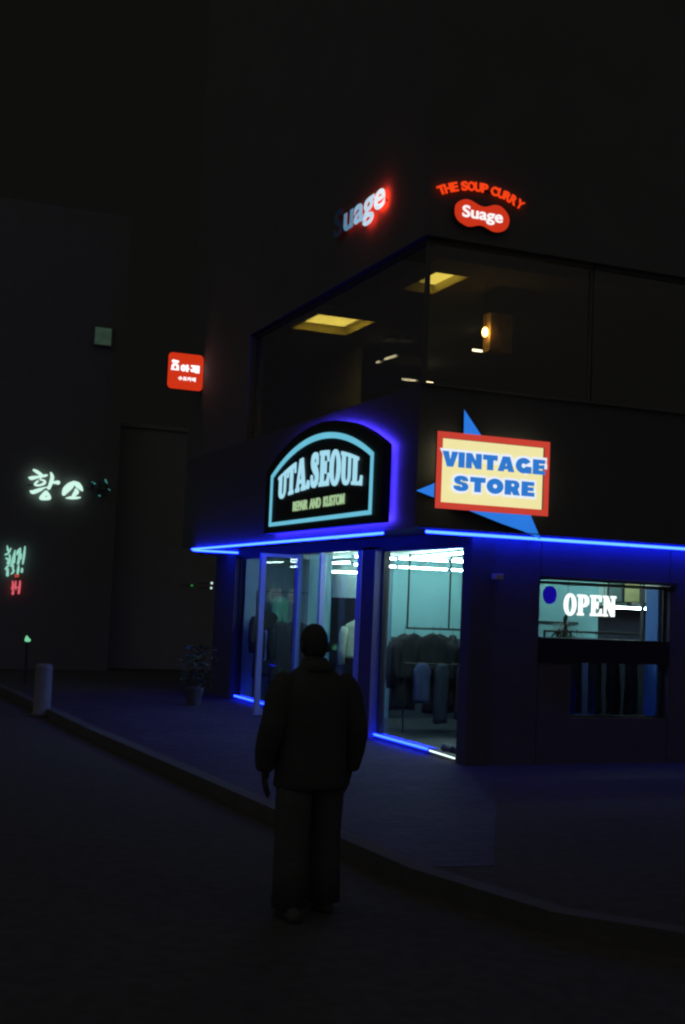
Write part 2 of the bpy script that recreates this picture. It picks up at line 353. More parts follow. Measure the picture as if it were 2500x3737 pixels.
# ground floor along A (X = 6.72)
obj('wall_pier', B((6.64, 6.80, 14.88, 15.42, Z0, 2.585)), M_column, bld)
obj('wall_pier', B((6.60, 6.9, 20.85, 22.0, Z0, 2.6)), M_column, bld)
XG = 6.72
obj('window_jamb', B((6.585, 6.70, 14.875, 14.90, Z0, 2.55)), mat('pale_jamb', (.20, .20, .24), .6), bld)
obj('end_panel', B((6.74, 7.06, 20.66, 20.69, .135, 2.55)), mat('pale_end_panel', (.30, .52, .66), .6), bld)
def window_A(name, y0, y1, z0=.16):
    f = obj(name, B((XG-.03, XG+.03, y0, y0+.035, z0, 2.55), (XG-.03, XG+.03, y1-.035, y1, z0, 2.55), (XG-.03, XG+.03, y0+.035, y1-.035, z0, z0+.03), (XG-.03, XG+.03, y0+.035, y1-.035, 2.52, 2.55)), M_dframe, bld)
    obj('pane', B((XG-.006, XG+.006, y0+.035, y1-.035, z0+.03, 2.52)), M_pane, f); return f
window_A('display_window', 12.63, 14.87); window_A('display_window', 18.10, 20.83)
obj('window_sill', B((6.68, 6.80, 12.62, 14.88, Z0, .158)), M_column, bld)
obj('window_sill', B((6.68, 6.80, 18.1, 20.85, Z0, .158)), M_column, bld)
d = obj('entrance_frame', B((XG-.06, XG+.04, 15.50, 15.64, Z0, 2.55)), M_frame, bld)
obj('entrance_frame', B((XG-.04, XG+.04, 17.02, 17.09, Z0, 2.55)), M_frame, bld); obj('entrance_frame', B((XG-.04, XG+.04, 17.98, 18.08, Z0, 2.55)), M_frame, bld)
obj('pane', B((XG-.005, XG+.005, 15.64, 17.02, .15, 2.55)), M_pane, d)
obj('pane', B((XG-.005, XG+.005, 17.09, 17.98, .15, 2.55)), M_pane, d)
obj('pane', B((XG-.005, XG+.005, 15.42, 15.50, .15, 2.55)), M_pane, d)
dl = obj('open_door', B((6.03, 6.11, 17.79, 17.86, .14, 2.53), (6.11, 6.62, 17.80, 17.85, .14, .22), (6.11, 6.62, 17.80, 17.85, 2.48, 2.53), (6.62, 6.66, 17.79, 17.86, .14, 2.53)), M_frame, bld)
obj('pane', B((6.11, 6.62, 17.82, 17.828, .22, 2.48)), M_pane, dl)
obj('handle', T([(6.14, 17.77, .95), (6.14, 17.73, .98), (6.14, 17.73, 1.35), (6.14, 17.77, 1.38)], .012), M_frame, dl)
# inside the shop
obj('shop_floor', B((6.80, 13.6, 12.6, 21.1, .10, .135)), M_floor, bld)
obj('shop_ceiling', B((6.72, 13.6, 12.6, 21.2, 2.56, 2.58)), M_white, bld)
I = bmesh.new(); box(I, 8.06, 13.6, 17.5, 17.6, .135, 2.56)
obj('partition', I, M_teal, bld)
obj('dark_sheet', B((8.06, 13.6, 17.47, 17.499, .135, 1.36)), mat('dark_sheet_navy', (.03, .04, .06), .7), bld)  # dark sheet added to darken the lower partition
obj('side_partition', B((8.06, 8.10, 17.61, 20.7, 1.93, 2.56), (8.06, 8.10, 17.61, 17.95, .135, 1.93)), M_white, bld)
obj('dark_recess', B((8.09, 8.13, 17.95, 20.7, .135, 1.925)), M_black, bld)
obj('end_wall', B((6.80, 8.06, 20.7, 20.8, .135, 2.56)), mat('end_wall_paint', (.2, .3, .32), .7), bld)
obj('back_wall', B((13.6, 13.8, 12.6, 21.1, .12, 2.56)), M_teal, bld)

# ================================================================== NEON TUBES
def neon(pts, label, r=.0155, mt=None, clips=True, name='neon_tube', cat='neon tube', grp='blue neon tubes on the shopfront'):
    P = [Vector(p) for p in pts]; o = thing(name, P[0], label, cat, grp)
    obj('light_tube', T(P, r, 8), mt or M_neon, o, True)
    if clips:
        bm = bmesh.new(); Ln = (P[1]-P[0]).length; n = int(Ln/1.4)+1
        for i in range(n+1):
            q = P[0].lerp(P[1], .01+.98*i/n); box(bm, q.x-.008, q.x+.03 if abs(P[1].y-P[0].y) > .5 else q.x+.008, q.y-.008, q.y+.008 if abs(P[1].y-P[0].y) > .5 else q.y+.025, q.z-.016, q.z+.016)
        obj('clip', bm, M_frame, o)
    return o
neon([(5.905, 13.16, 2.655), (5.905, 21.17, 2.655)], 'long blue neon tube along the canopy edge below the arched sign')
neon([(5.93, 21.19, 2.64), (7.0, 21.19, 2.64)], 'short blue neon tube returning from the far tip of the canopy')
neon([(6.04, 12.315, 2.65), (13.8, 12.315, 2.65)], 'blue neon tube along the right facade below the yellow sign')
neon([(6.66, 14.86, .185), (6.66, 13.34, .185)], 'blue light strip at the foot of the corner display window', .014, M_basen)
neon([(6.66, 20.75, .185), (6.66, 19.2, .185)], 'blue light strip at the foot of the far display window', .014, M_basen)
neon([(8.06, 12.66, .60), (8.06, 13.0, .60)], 'short blue light strip inside the lower right window at its left end', .014, M_basen, False)
M_wstrip = emit('white_strip', (.75, 1, .95), 1.6)
neon([(6.665, 13.28, .175), (6.665, 12.66, .165)], 'white end of the light strip beneath the corner display window', .010, M_wstrip, False, 'light_strip', 'light strip', None)
neon([(6.665, 19.12, .18), (6.665, 18.7, .175)], 'white reflection beneath the far display window, built as a glowing strip', .012, M_wstrip, False, 'light_strip', 'light strip', None)  # a reflection, made as an emitting tube

# ================================================================== ARCHED SIGN
s = thing('arched_shop_sign', (5.82, 15.05, 2.76), 'black arched sign with pale blue outline and slab serif lettering, blue glow behind', 'sign')
F = FA(15.01, 0, 5.82)
def arch_loop(hw, zb, zs, zt, n=26):
    a = [(-hw, zb), (hw, zb), (hw, zs)]
    h = zt-zs; rad = (hw*hw+h*h)/(2*h); th = math.asin(hw/rad)
    a += [(rad*math.sin(th*(1-2*i/n)), zt-rad+rad*math.cos(th*(1-2*i/n))) for i in range(1, n)]
    return a + [(-hw, zs)]
obj('board', put(poly([arch_loop(2.03, 2.77, 3.66, 4.13)], .03), F, .0), M_black, s)
cy = srgb(105, 190, 215)
obj('outline', put(poly([arch_loop(1.775, 2.865, 3.58, 3.985), arch_loop(1.715, 2.915, 3.545, 3.91)], .008), F, .04), emit('outline_glow', cy, 1., .12, 9), s)
bm, wd = slab('UTA.SEOUL', .05, .008)
k = 2.93/wd
for v in bm.verts:
    u = v.co.x*k+.01; t = u/1.5; zb = 3.215+.085*(1-t*t); zt = 3.52+.235*(1-t*t)
    v.co.x = u; v.co.y = zb+(zt-zb)*v.co.y
obj('lettering', put(bm, F, .042), emit('letter_glow', srgb(165, 220, 238), 1., .1, 6), s)
obj('small_lettering', put(fit(text('REPAIR  AND  KUSTOM', .018, .006, 1.0), 1.78, .13), lambda u, v, w: F(u+.06, v+3.096, w), .04), emit('cream_glow', srgb(165, 200, 150), .9, .25, 25), s)

obj('rim', put(poly([arch_loop(2.03, 2.77, 3.66, 4.13), arch_loop(2.01, 2.79, 3.65, 4.11)], .0225), F, -.0525), M_black, s)
hl = arch_loop(1.995, 2.805, 3.64, 4.095)
obj('halo_strip', put(poly([hl, arch_loop(1.965, 2.835, 3.62, 4.06)], .006), F, -.066), M_halo, s)
obj('bracket', B((5.85, 5.95, 13.6, 13.64, 3.2, 3.24), (5.85, 5.95, 16.4, 16.44, 3.2, 3.24), (5.85, 5.95, 15.0, 15.04, 3.7, 3.74)), M_dframe, s)

# ================================================================== YELLOW LIGHTBOX WITH STAR
s = thing('lightbox_sign', (6.85, 12.3, 2.67), 'yellow lightbox with red border and blue block lettering in front of a blue star', 'sign')
F = FB(6.795, 3.325, 12.26)
front(obj('star', put(poly([[(-.35, .70), (-.10, .40), (.30, .12), (.46, -.20), (.55, -.44), (.68, -.68), (.45, -.60), (.18, -.535), (-.17, -.435), (-.45, -.36), (-.70, -.295), (-.90, -.24), (-.70, -.15), (-.40, .05), (-.345, .38)]], .02), F, -.06), emit('star_glow', srgb(40, 120, 222), 1., .1, 8), s))
rect = lambda a, b: [(-a, -b), (a, -b), (a, b), (-a, b)]
front(obj('border', put(poly([rect(.71, .42), rect(.64, .35)], .015), F, .03), emit('red_glow', srgb(200, 64, 50), 1., .1, 8), s))
obj('face', put(poly([rect(.639, .349)], .02), F, .0), emit('yellow_glow', srgb(240, 230, 166), 1., .05, 5), s)
Mo = emit('white_glow', srgb(232, 240, 250)); Mb = emit('blue_letter', srgb(45, 120, 205), 1., .08, 40)
for t, wd, hh, cx, cz, nm in (('VINTAGE', 1.33, .195, .0, .125, 'upper_lettering'), ('STORE', 1.05, .19, .01, -.132, 'lower_lettering')):
    a = block(t, .004); fit(a, wd-.035, hh-.02)
    b = block(t, .002, .12); fit(b, wd+.022, hh+.032)
    G2 = lambda u, v, w, cx=cx, cz=cz: F(u+cx, v+cz, w)
    o = obj(nm, put(a, G2, .056), Mb, s); obj('letter_outline', put(b, G2, .050), Mo, o)
obj('mount', B((6.5, 6.54, 12.3, 12.41, 3.2, 3.24), (7.2, 7.24, 12.3, 12.41, 3.2, 3.24), (6.5, 6.54, 12.3, 12.41, 3.6, 3.64)), M_dframe, s)

# ================================================================== UPPER SIGNS
s = thing('red_panel_sign', (5.93, 14.2, 6.4), 'pale rounded wall lettering with a red glow, dimming letter by letter to the left', 'sign')
Mred = mat('red_enamel', (.28, .016, .008), .5, var=.1); Mwl = mat('white_acrylic', (.72, .78, .82), .4, var=.05)
obj('mount', B((5.90, 5.95, 13.5, 13.52, 6.64, 6.66), (5.90, 5.95, 14.9, 14.92, 6.64, 6.66)), M_clad, s)

F = FA(14.25, 6.68, 5.895)
bm = put(fit(text('Suage', .024, .003), 1.62, .46), F, .008); bk = put(fit(text('Suage', .018, .001), 1.61, .455), F, .003)
cuts = [15.10, 14.70, 14.37, 14.06, 13.75, 13.4]
for i, (cc, st, rd) in enumerate((((30, 46, 70), .25, .1), ((86, 130, 160), 1., 1.2), ((140, 178, 205), 1., 3.), ((190, 215, 232), 1., 7.), ((228, 238, 246), 1., 15.))):
    b2, b3 = bm.copy(), bk.copy()
    for q in (b2, b3): bmesh.ops.delete(q, geom=[f for f in q.faces if not cuts[i+1] < sum(v.co.y for v in f.verts)/len(f.verts) <= cuts[i]], context='FACES')
    o = obj('letter', b2, emit('letter_fade', srgb(*cc), st, .25, 4), s, recalc=False)  # light fading along the word is set per letter in the emission colour
    obj('red_backlight', b3, emit('red_back', (1, .035, .008), rd), o, recalc=False)
bm.free(); bk.free()
s = thing('peanut_sign', (6.64, 12.38, 6.14), 'red peanut shaped lightbox with white rounded lettering high on the facade', 'sign')
F = FB(6.645, 6.24, 12.36)
pn = smooth_pts([(x_, y_+.115) for x_, y_ in ((-.392, -.109), (-.383, -.043), (-.337, .007), (-.267, .04), (-.196, .041), (-.123, .015), (-.066, -.004), (-.01, -.006), (.046, .012), (.11, .035), (.183, .034), (.249, -.006), (.292, -.058), (.307, -.121), (.289, -.189), (.242, -.24), (.17, -.27), (.097, -.273), (.032, -.252), (-.025, -.232), (-.089, -.232), (-.152, -.252), (-.216, -.264), (-.28, -.249), (-.344, -.216), (-.382, -.164))], 4, True)
front(obj('body', put(poly([pn], .012), F, .018), emit('red_face', srgb(200, 48, 20), 1., .12, 12), s))
obj('lettering', put(fit(text('Suage', .018, .006), .51, .175), lambda u, v, w: F(u-.04, v+.0, w), .037), emit('letter_white', (1, .97, .97), 1.0), s)
s = thing('arc_lettering', (6.64, 12.4, 6.5), 'red neon lettering set in an arc above the peanut shaped sign', 'lettering')
F = FB(6.645, 6.355, 12.38); bms = []
for ch, x, y, a, w_ in (('T', -.542, .113, 27, .095), ('H', -.465, .144, 22, .09), ('E', -.379, .174, 18, .08), ('S', -.258, .205, 11, .085), ('O', -.171, .216, 5, .095), ('U', -.085, .22, 1, .085), ('P', .0, .219, -4, .08),
                        ('C', .125, .208, -11, .09), ('U', .213, .192, -16, .088), ('R', .295, .172, -22, .085), ('R', .375, .146, -26, .085), ('Y', .462, .108, -30, .09)):
    g = fit(text(ch, .035, .008), w_, .105); a = R(a)
    for v in g.verts: v.co.x, v.co.y = v.co.x*math.cos(a)-v.co.y*math.sin(a)+x, v.co.x*math.sin(a)+v.co.y*math.cos(a)+y
    bms.append(g)
obj('lettering', put(join(*bms), F, .01), emit('arc_glow', srgb(238, 62, 18), 1.1), s)
obj('rail', put(poly([[(x-6e-3*0, y) for x, y in ((-.55, .10), (-.38, .165), (-.17, .208), (.0, .212), (.2, .186), (.37, .138), (.47, .098), (.465, .085), (.365, .124), (.19, .172), (.0, .197), (-.17, .194), (-.385, .15), (-.55, .086))]], .006), F, -.01), M_black, s)

# blade sign at the far end of wall A
s = thing('blade_sign', (5.63, 21.3, 5.42), 'square red blade sign with rounded corners and white hangul, projecting from the wall', 'sign')
F = FB(5.635, 5.735, 21.25)
rr = arc(.24, .24, .075, .075, 0, 90, 6)+arc(-.24, .24, .075, .075, 90, 180, 6)+arc(-.24, -.24, .075, .075, 180, 270, 6)+arc(.24, -.24, .075, .075, 270, 360, 6)
front(obj('body', put(poly([rr], .05), F), emit('blade_red', srgb(205, 50, 18), 1., .12, 14), s))
Mw2 = emit('hangul_white', (.98, .97, 1), 1.25)
q = []
q.append(put(poly([smooth_pts([(-.255, .165), (-.225, .19), (-.18, .178), (-.145, .182), (-.125, .158), (-.15, .135), (-.19, .142), (-.235, .135)], 4, True)], .005), F, .056))
q.append(put(poly([[(-.255, .035)]+arc(-.19, .07, .065, .06, 180, 0, 10)+[(-.125, .035), (-.165, .035)]+arc(-.19, .06, .024, .03, 0, 180, 8)+[(-.215, .035)]], .005), F, .056))
q.append(put(poly([[(-.262, .008), (-.12, .008), (-.12, .032), (-.262, .032)]], .005), F, .056))
q.append(put(poly([smooth_pts([(-.09, .06), (-.08, .10), (-.045, .118), (-.01, .10), (0, .06), (-.01, .02), (-.045, .0), (-.08, .02)], 4, True), arc(-.045, .06, .008, .03, 0, 360, 12)[:-1]], .005), F, .056))
q.append(put(poly([[(.004, .0), (.045, .0), (.045, .046), (.066, .046), (.066, .072), (.045, .072), (.045, .122), (.004, .122)]], .005), F, .056))
q.append(put(poly([[(.09, .125), (.245, .125), (.245, -.005), (.17, -.005), (.165, .008), (.10, .008), (.083, .03), (.09, .055), (.12, .055), (.125, .09), (.09, .095)]], .005), F, .056))
q.append(put(fit(text('수프카레', .035, .005, 1.1), .31, .072), lambda u, v, w: F(u+.03, v-.125, w), .056))
obj('hangul', join(*q), Mw2, s)
obj('bracket', B((5.93, 6.0, 21.22, 21.28, 5.55, 5.6), (5.93, 6.0, 21.22, 21.28, 5.88, 5.93)), M_dframe, s)

# ================================================================== OPEN SIGN, STICKER, SMALL WALL LAMP
s = thing('open_sign', (8.31, 12.62, 1.8), 'glowing white OPEN lettering hanging inside the right hand window', 'sign')
bm, wd = slab('OPEN', .09, .01); k = .715/wd
for v in bm.verts: v.co.x *= k; v.co.y = (v.co.y-.5)*.245
F = FB(8.35, 1.932, 12.60)
obj('lettering', put(bm, F), emit('open_glow', (1, 1, .96), 1.5), s)
obj('wire', join(T([(8.05, 12.61, 2.05), (8.05, 12.61, 2.5)], .003, 6), T([(8.55, 12.61, 2.05), (8.55, 12.61, 2.5)], .003, 6)), M_dframe, s)
bm = poly([arc(0, 0, .095, .105, 0, 360, 32)[:-1]], .002)
tag(obj('round_sticker', put(bm, FB(7.745, 2.03, 12.515)), mat('purple_vinyl', (.30, .16, .85), .5, var=.2, vscale=30)), 'round violet sticker in the upper left corner of the right window', 'sticker')
MS = bpy.data.materials['purple_vinyl']; N = MS.node_tree.nodes; L = MS.node_tree.links; tr_ = N.new('ShaderNodeBsdfTranslucent'); tr_.inputs[0].default_value = (.16, .07, .95, 1); mx_ = N.new('ShaderNodeMixShader'); mx_.inputs[0].default_value = .75
L.new(N['Principled BSDF'].outputs[0], mx_.inputs[1]); L.new(tr_.outputs[0], mx_.inputs[2]); L.new(mx_.outputs[0], N['Material Output'].inputs[0])
s = thing('wall_fixture', (6.95, 12.36, 2.17), 'small box shaped fixture on the wall beside the corner pier', 'wall fixture')
obj('housing', B((6.90, 7.0, 12.28, 12.38, 2.17, 2.235), bevel=.008), mat('pale_plastic', (.5, .45, .55), .5), s)
obj('mount', B((6.93, 6.97, 12.38, 12.42, 2.18, 2.22)), M_dframe, s)

# ================================================================== LAMPS
s = thing('soffit_downlight', (7.0, 19.3, 2.54), 'white round downlight in the ceiling behind the open door', 'downlight')
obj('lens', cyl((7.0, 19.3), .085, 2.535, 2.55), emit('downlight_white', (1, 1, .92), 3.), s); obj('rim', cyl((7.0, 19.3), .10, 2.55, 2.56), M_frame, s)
# shop tubes
def shop_tube(a, b, label):
    a, b = Vector(a), Vector(b); o = thing('tube_light', (a+b)/2, label, 'tube light', 'white tube lights in the shop')
    obj('light_tube', T([a, b], .013, 10), M_tube, o, True)
    d = (b-a).normalized()
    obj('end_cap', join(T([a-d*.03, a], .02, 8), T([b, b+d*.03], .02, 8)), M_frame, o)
    obj('hanger_wire', join(T([a.lerp(b, .15), a.lerp(b, .15)+Vector((0, 0, 2.56-a.z))], .003, 6), T([a.lerp(b, .85), a.lerp(b, .85)+Vector((0, 0, 2.56-a.z))], .003, 6)), M_dframe, o)
shop_tube((6.98, 16.5, 2.505), (7.62, 16.5, 2.505), 'upper white tube light seen through the entrance door')
shop_tube((7.67, 16.5, 2.515), (8.45, 16.5, 2.515), 'upper white tube light in the left half of the corner display window')
shop_tube((8.50, 16.5, 2.52), (9.6, 16.5, 2.52), 'upper white tube light ending at the corner of the display window')
shop_tube((6.98, 16.5, 2.39), (7.62, 16.5, 2.39), 'lower white tube light seen through the entrance door')
shop_tube((7.67, 16.5, 2.39), (8.45, 16.5, 2.39), 'lower white tube light in the left half of the corner display window')
shop_tube((8.50, 16.5, 2.39), (9.6, 16.5, 2.39), 'lower white tube light ending at the corner of the display window')
shop_tube((7.10, 13.35, 2.50), (7.52, 15.7, 2.50), 'slanting white tube light running back from the corner of the display window')
shop_tube((7.55, 18.0, 2.47), (7.55, 19.6, 2.47), 'white tube light running back behind the entrance door')
shop_tube((7.0, 17.6, 2.30), (7.5, 17.3, 2.30), 'lowest slanting white tube light above the doorway recess')
shop_tube((8.1, 13.9, 2.45), (9.3, 13.9, 2.45), 'added white tube light, unseen above the right hand window')  # this tube and the next are added to brighten the room behind
shop_tube((9.4, 13.9, 2.45), (10.6, 13.9, 2.45), 'added white tube light, unseen above the right end of the right hand window')
# first floor: coffers and small linear lamps
Mcw = mat('coffer_white', (.7, .62, .30), .8, var=.05)
for (xa, xb, ya, yb), lab, pan in zip(CO, ('large glowing yellow ceiling coffer on the first floor above the arched sign', 'small yellow ceiling coffer fading at its left end, near the corner of the first floor'), ((6.2, 6.88, 16.2, 17.04), (6.72, 6.93, 13.36, 14.15))):
    s = thing('ceiling_coffer', ((xa+xb)/2, (ya+yb)/2, 5.8), lab, 'ceiling light', 'yellow ceiling coffers')
    obj('tray', B((xa, xa+.02, ya, yb, 5.80, 5.95), (xb-.02, xb, ya, yb, 5.80, 5.95), (xa+.02, xb-.02, ya, ya+.02, 5.80, 5.95), (xa+.02, xb-.02, yb-.02, yb, 5.80, 5.95), (xa+.02, xb-.02, ya+.02, yb-.02, 5.93, 5.95)), Mcw, s)
    obj('light_panel', B((*pan, 5.90, 5.92)), emit('coffer_glow', srgb(232, 205, 88), 6. if 'large' in lab else 1.6, .06, 3), s)
Mll = emit('linear_lamp', (1.0, .86, .52), 4.)
for a, b, lab in (((8.35, 15.74), (8.5, 15.74), 'short linear lamp just below the warm bulb on the first floor'),
                  ((7.58, 17.07), (7.6, 16.74), 'short slanting linear lamp below the large coffer'),
                  ((7.585, 17.38), (7.59, 17.31), 'dot like lamp left of the slanting linear lamp'),
                  ((8.51, 18.44), (8.75, 18.44), 'longest and lowest of the linear lamps on the first floor'),
                  ((8.92, 18.47), (9.08, 18.47), 'short linear lamp right of the longest one'),
                  ((9.22, 21.08), (9.25, 21.08), 'tiny lamp far back above the arched sign')):
    a, b = Vector((*a, 5.5)), Vector((*b, 5.5)); s = thing('linear_lamp', (a+b)/2, lab, 'lamp', 'linear lamps on the first floor')
    obj('light_tube', T([a, b], .017, 8), Mll, s, True)
    obj('cord', T([(a+b)/2+Vector((0, 0, .018)), ((a+b)/2)+Vector((0, 0, .3))], .004, 6), M_dframe, s)
s = thing('wall_bulb', (7.3, 13.42, 5.1), 'warm glowing bulb beside a pillar on the first floor', 'lamp')
bm = bmesh.new(); bmesh.ops.create_uvsphere(bm, u_segments=14, v_segments=10, radius=.045, matrix=Matrix.Translation((7.28, 13.42, 5.20))@Matrix.Diagonal((.8, .8, 1.3, 1)))
obj('bulb', bm, emit('bulb_glow', (1, .55, .12), 22.), s, True)
obj('cord', T([(7.28, 13.42, 5.26), (7.28, 13.42, 5.8)], .005, 6), M_dframe, s)
obj('interior_panel', B((7.35, 7.66, 13.42, 13.6, 4.98, 5.46)), mat('pillar_paint', (.5, .34, .15), .8, bump=.4, bscale=12, var=.5, vscale=9), bld)
Mv = mat('reflection_grey', (.35, .36, .28), .7)  # faint reflections built as pale boxes on the ceiling
s = thing('ceiling_reflection', (7.6, 16.8, 5.75), 'pale grey boxes standing for faint reflections on the ceiling right of the large coffer', 'reflection')
obj('reflection_patch', B((7.46, 7.62, 16.7, 16.95, 5.74, 5.8), (7.68, 7.86, 16.65, 16.9, 5.74, 5.8)), Mv, s)

# ================================================================== CLOTHES
def garment(name, loc, w, h, label, col, cat, group, rz=0., sleeve=.5, flare=1.05, depth=.07, mt=None):
    # hangs from a hanger whose hook tops out at loc; width along local x
    o = thing(name, loc, label, cat, group); X, Y, Z = loc; rnd = random.Random(hash((round(X*100), round(Z*100), round(Y*100))) % 9999)
    n = 28; rings = []; cs, sn = math.cos(rz), math.sin(rz)
    tr = lambda x, y, z: Vector((X+x*cs-y*sn, Y+x*sn+y*cs, Z+z))
    ph = [rnd.uniform(0, 6.28) for _ in range(4)]
    prof = [(-.10, .055, .6), (-.125, .10, .8), (-.16, w*.40, .9), (-.20, w*.5, 1.), (-.27, w*.47, 1.), (-.4, w*.44, 1.05), (-.4-(h-.4)*.5, w*.45, 1.1), (-h*.93, w*.47*flare, 1.2), (-h, w*.48*flare, 1.15)]
    for z, hw, dd in prof:
        r_ = []
        for i in range(n):
            a = 2*math.pi*i/n; k = min(1, max(0, (-z-.2)/.35))
            fold = 1+k*(.30*math.sin(5*a+ph[0]+z*2)+.22*math.sin(9*a+ph[1]-z*3))
            r_.append(tr(hw*math.cos(a)*(1+k*.03*math.sin(3*a+ph[2])), depth*dd*math.sin(a)*fold, z+(.015*math.sin(2*a+ph[3]) if z == -h else 0)))
        rings.append(r_)
    bm = bmesh.new(); loft(bm, rings)
    M = mt or mat('cloth', col, .9, bump=.4, bscale=25, var=.3, vscale=10)
    obj('cloth', bm, M, o, True)
    if sleeve:
        for sd in (-1, 1):
            P = [tr(sd*w*.47, 0, -.21), tr(sd*w*.53, 0, -.32), tr(sd*w*.56, .01, -.32-sleeve*.5), tr(sd*w*.55, -.01, -.30-sleeve)]
            obj('sleeve', T(P, [.055, .065, .055, .048], 12), M, o, True)
    pts = [tr(0, 0, 0), tr(.012, 0, .012), tr(.02, 0, -.006), tr(0, 0, -.03), tr(0, 0, -.09)]
    obj('hanger', join(T(pts, .004, 6), T([tr(-w*.38, 0, -.165), tr(0, 0, -.09), tr(w*.38, 0, -.165)], .008, 6)), M_black, o)
    return o
GR = 'clothes on the rail in the corner display window'
s = thing('clothes_rail', (8.3, 16.0, 1.5), 'black pipe clothes rail hung from the ceiling in the corner display window', 'clothes rail')
obj('rail', T([(7.60, 16.0, 1.53), (9.6, 16.0, 1.53)], .015), M_black, s); 
for x in (7.61, 8.26, 9.1): obj('hanging_bar', T([(x, 16.0, 1.54), (x, 16.0, 2.56)], .013), M_black, s)
garment('hanging_jacket', (7.72, 16.0, 1.55), .5, .72, 'broad black jacket at the left end of the corner window rail', (.02, .022, .025), 'jacket', GR, .1)
garment('hanging_jacket', (7.96, 15.9, 1.56), .46, .62, 'black short jacket overlapping the broad one on the rail', (.018, .018, .02), 'jacket', GR, -.15)
garment('hanging_coat', (8.33, 16.0, 1.55), .34, 1.1, 'narrow dark coat turned sideways on the rail below the second bar', (.016, .017, .02), 'coat', GR, 1.1)
garment('hanging_coat', (8.62, 16.0, 1.55), .40, 1.15, 'long dark blue coat at the right edge of the corner window', (.035, .05, .07), 'coat', GR, .7)
garment('hanging_coat', (8.95, 16.0, 1.55), .42, 1.1, 'black long coat half hidden by the window edge', (.03, .035, .045), 'coat', GR, .5)
garment('hanging_coat', (8.15, 16.05, 1.55), .5, 1.2, 'long black coat behind the short jacket on the rail', (.018, .02, .026), 'coat', GR, .0, .55)
garment('hanging_coat', (7.62, 16.1, 1.54), .42, 1.15, 'long black coat behind the broad jacket at the left end', (.02, .022, .03), 'coat', GR, .2, .55)
GL = 'trousers and skirts hung low in the corner display window'
s = thing('low_clothes_rail', (8.1, 15.5, 1.1), 'low clothes rail in front of the jackets', 'clothes rail')
obj('rail', T([(7.35, 15.5, 1.06), (8.9, 15.5, 1.06)], .012), M_black, s)
for x in (7.36, 8.89): obj('upright', T([(x, 15.5, .135), (x, 15.5, 1.06)], .012), M_black, s)
garment('folded_trousers', (7.62, 15.5, 1.17), .30, .62, 'blue denim trousers hung low at the left of the corner window', (.05, .07, .16), 'trousers', GL, .2, 0, .9, .05)
garment('folded_trousers', (7.92, 15.5, 1.17), .26, .9, 'dark long trousers beside the blue denim pair', (.03, .04, .06), 'trousers', GL, .2, 0, .9, .05)
garment('folded_trousers', (8.25, 15.5, 1.17), .26, .85, 'black wide trousers in the middle of the low rail', (.02, .02, .025), 'trousers', GL, .3, 0, 1.1, .05)
garment('hanging_dress', (8.55, 15.5, 1.2), .30, .9, 'grey pleated dress at the right of the low rail', (.05, .07, .09), 'dress', GL, .2, 0, 1.2, .06)
garment('hanging_shirt', (7.33, 17.1, 1.70), .46, .66, 'pale cream jacket on a stand behind the entrance door', (.36, .46, .36), 'jacket', None, .15, .45)
garment('hanging_shirt', (7.25, 20.3, 2.0), .36, .55, 'pale green shirt hanging behind the open door', (.14, .40, .30), 'shirt', None, .2, 0)
garment('hanging_coat', (7.0, 20.2, 1.75), .55, 1.2, 'black coat hanging below the green shirt behind the open door', (.02, .022, .03), 'coat', None, .3, .5)
garment('hanging_coat', (7.45, 20.0, 1.6), .5, 1.2, 'dark coat beside the hinge of the open door', (.018, .02, .025), 'coat', None, -.2, .5)
garment('hanging_coat', (6.90, 19.2, 1.6), .42, 1.1, 'dark coat close behind the far display window', (.016, .018, .024), 'coat', None, .3, .4)
s = thing('coat_stand', (7.3, 20.35, .135), 'thin black rail behind the open door', 'clothes rail')
obj('rail', T([(6.85, 20.35, 1.98), (7.9, 20.35, 1.98)], .01), M_black, s); obj('upright', join(T([(6.85, 20.35, .135), (6.85, 20.35, 1.98)], .012), T([(7.9, 20.35, .135), (7.9, 20.35, 1.98)], .012)), M_black, s)
# curtain in the fixed pane
M_curt = mat('curtain_cloth', (.26, .50, .55), .85, bump=.2, var=.1); N = M_curt.node_tree.nodes; L = M_curt.node_tree.links
tr_ = N.new('ShaderNodeBsdfTranslucent'); tr_.inputs[0].default_value = (.6, .95, 1, 1); mx_ = N.new('ShaderNodeMixShader'); mx_.inputs[0].default_value = .9
L.new(N['Principled BSDF'].outputs[0], mx_.inputs[1]); L.new(tr_.outputs[0], mx_.inputs[2]); L.new(mx_.outputs[0], N['Material Output'].inputs[0])
bm = bmesh.new(); n = 60; rows = [[bm.verts.new((6.88+.022*math.sin(i*.95)+.01*math.sin(i*.37+1), 17.12+.84*i/n, z)) for i in range(n+1)] for z in (.16, .8, 1.6, 2.54)]
for a, b in zip(rows, rows[1:]):
    for i in range(n): bm.faces.new((a[i], a[i+1], b[i+1], b[i]))
bmesh.ops.solidify(bm, geom=bm.faces[:], thickness=.006)
tag(obj('curtain', bm, M_curt, smooth=True), 'pale teal curtain in the narrow pane left of the entrance', 'curtain')
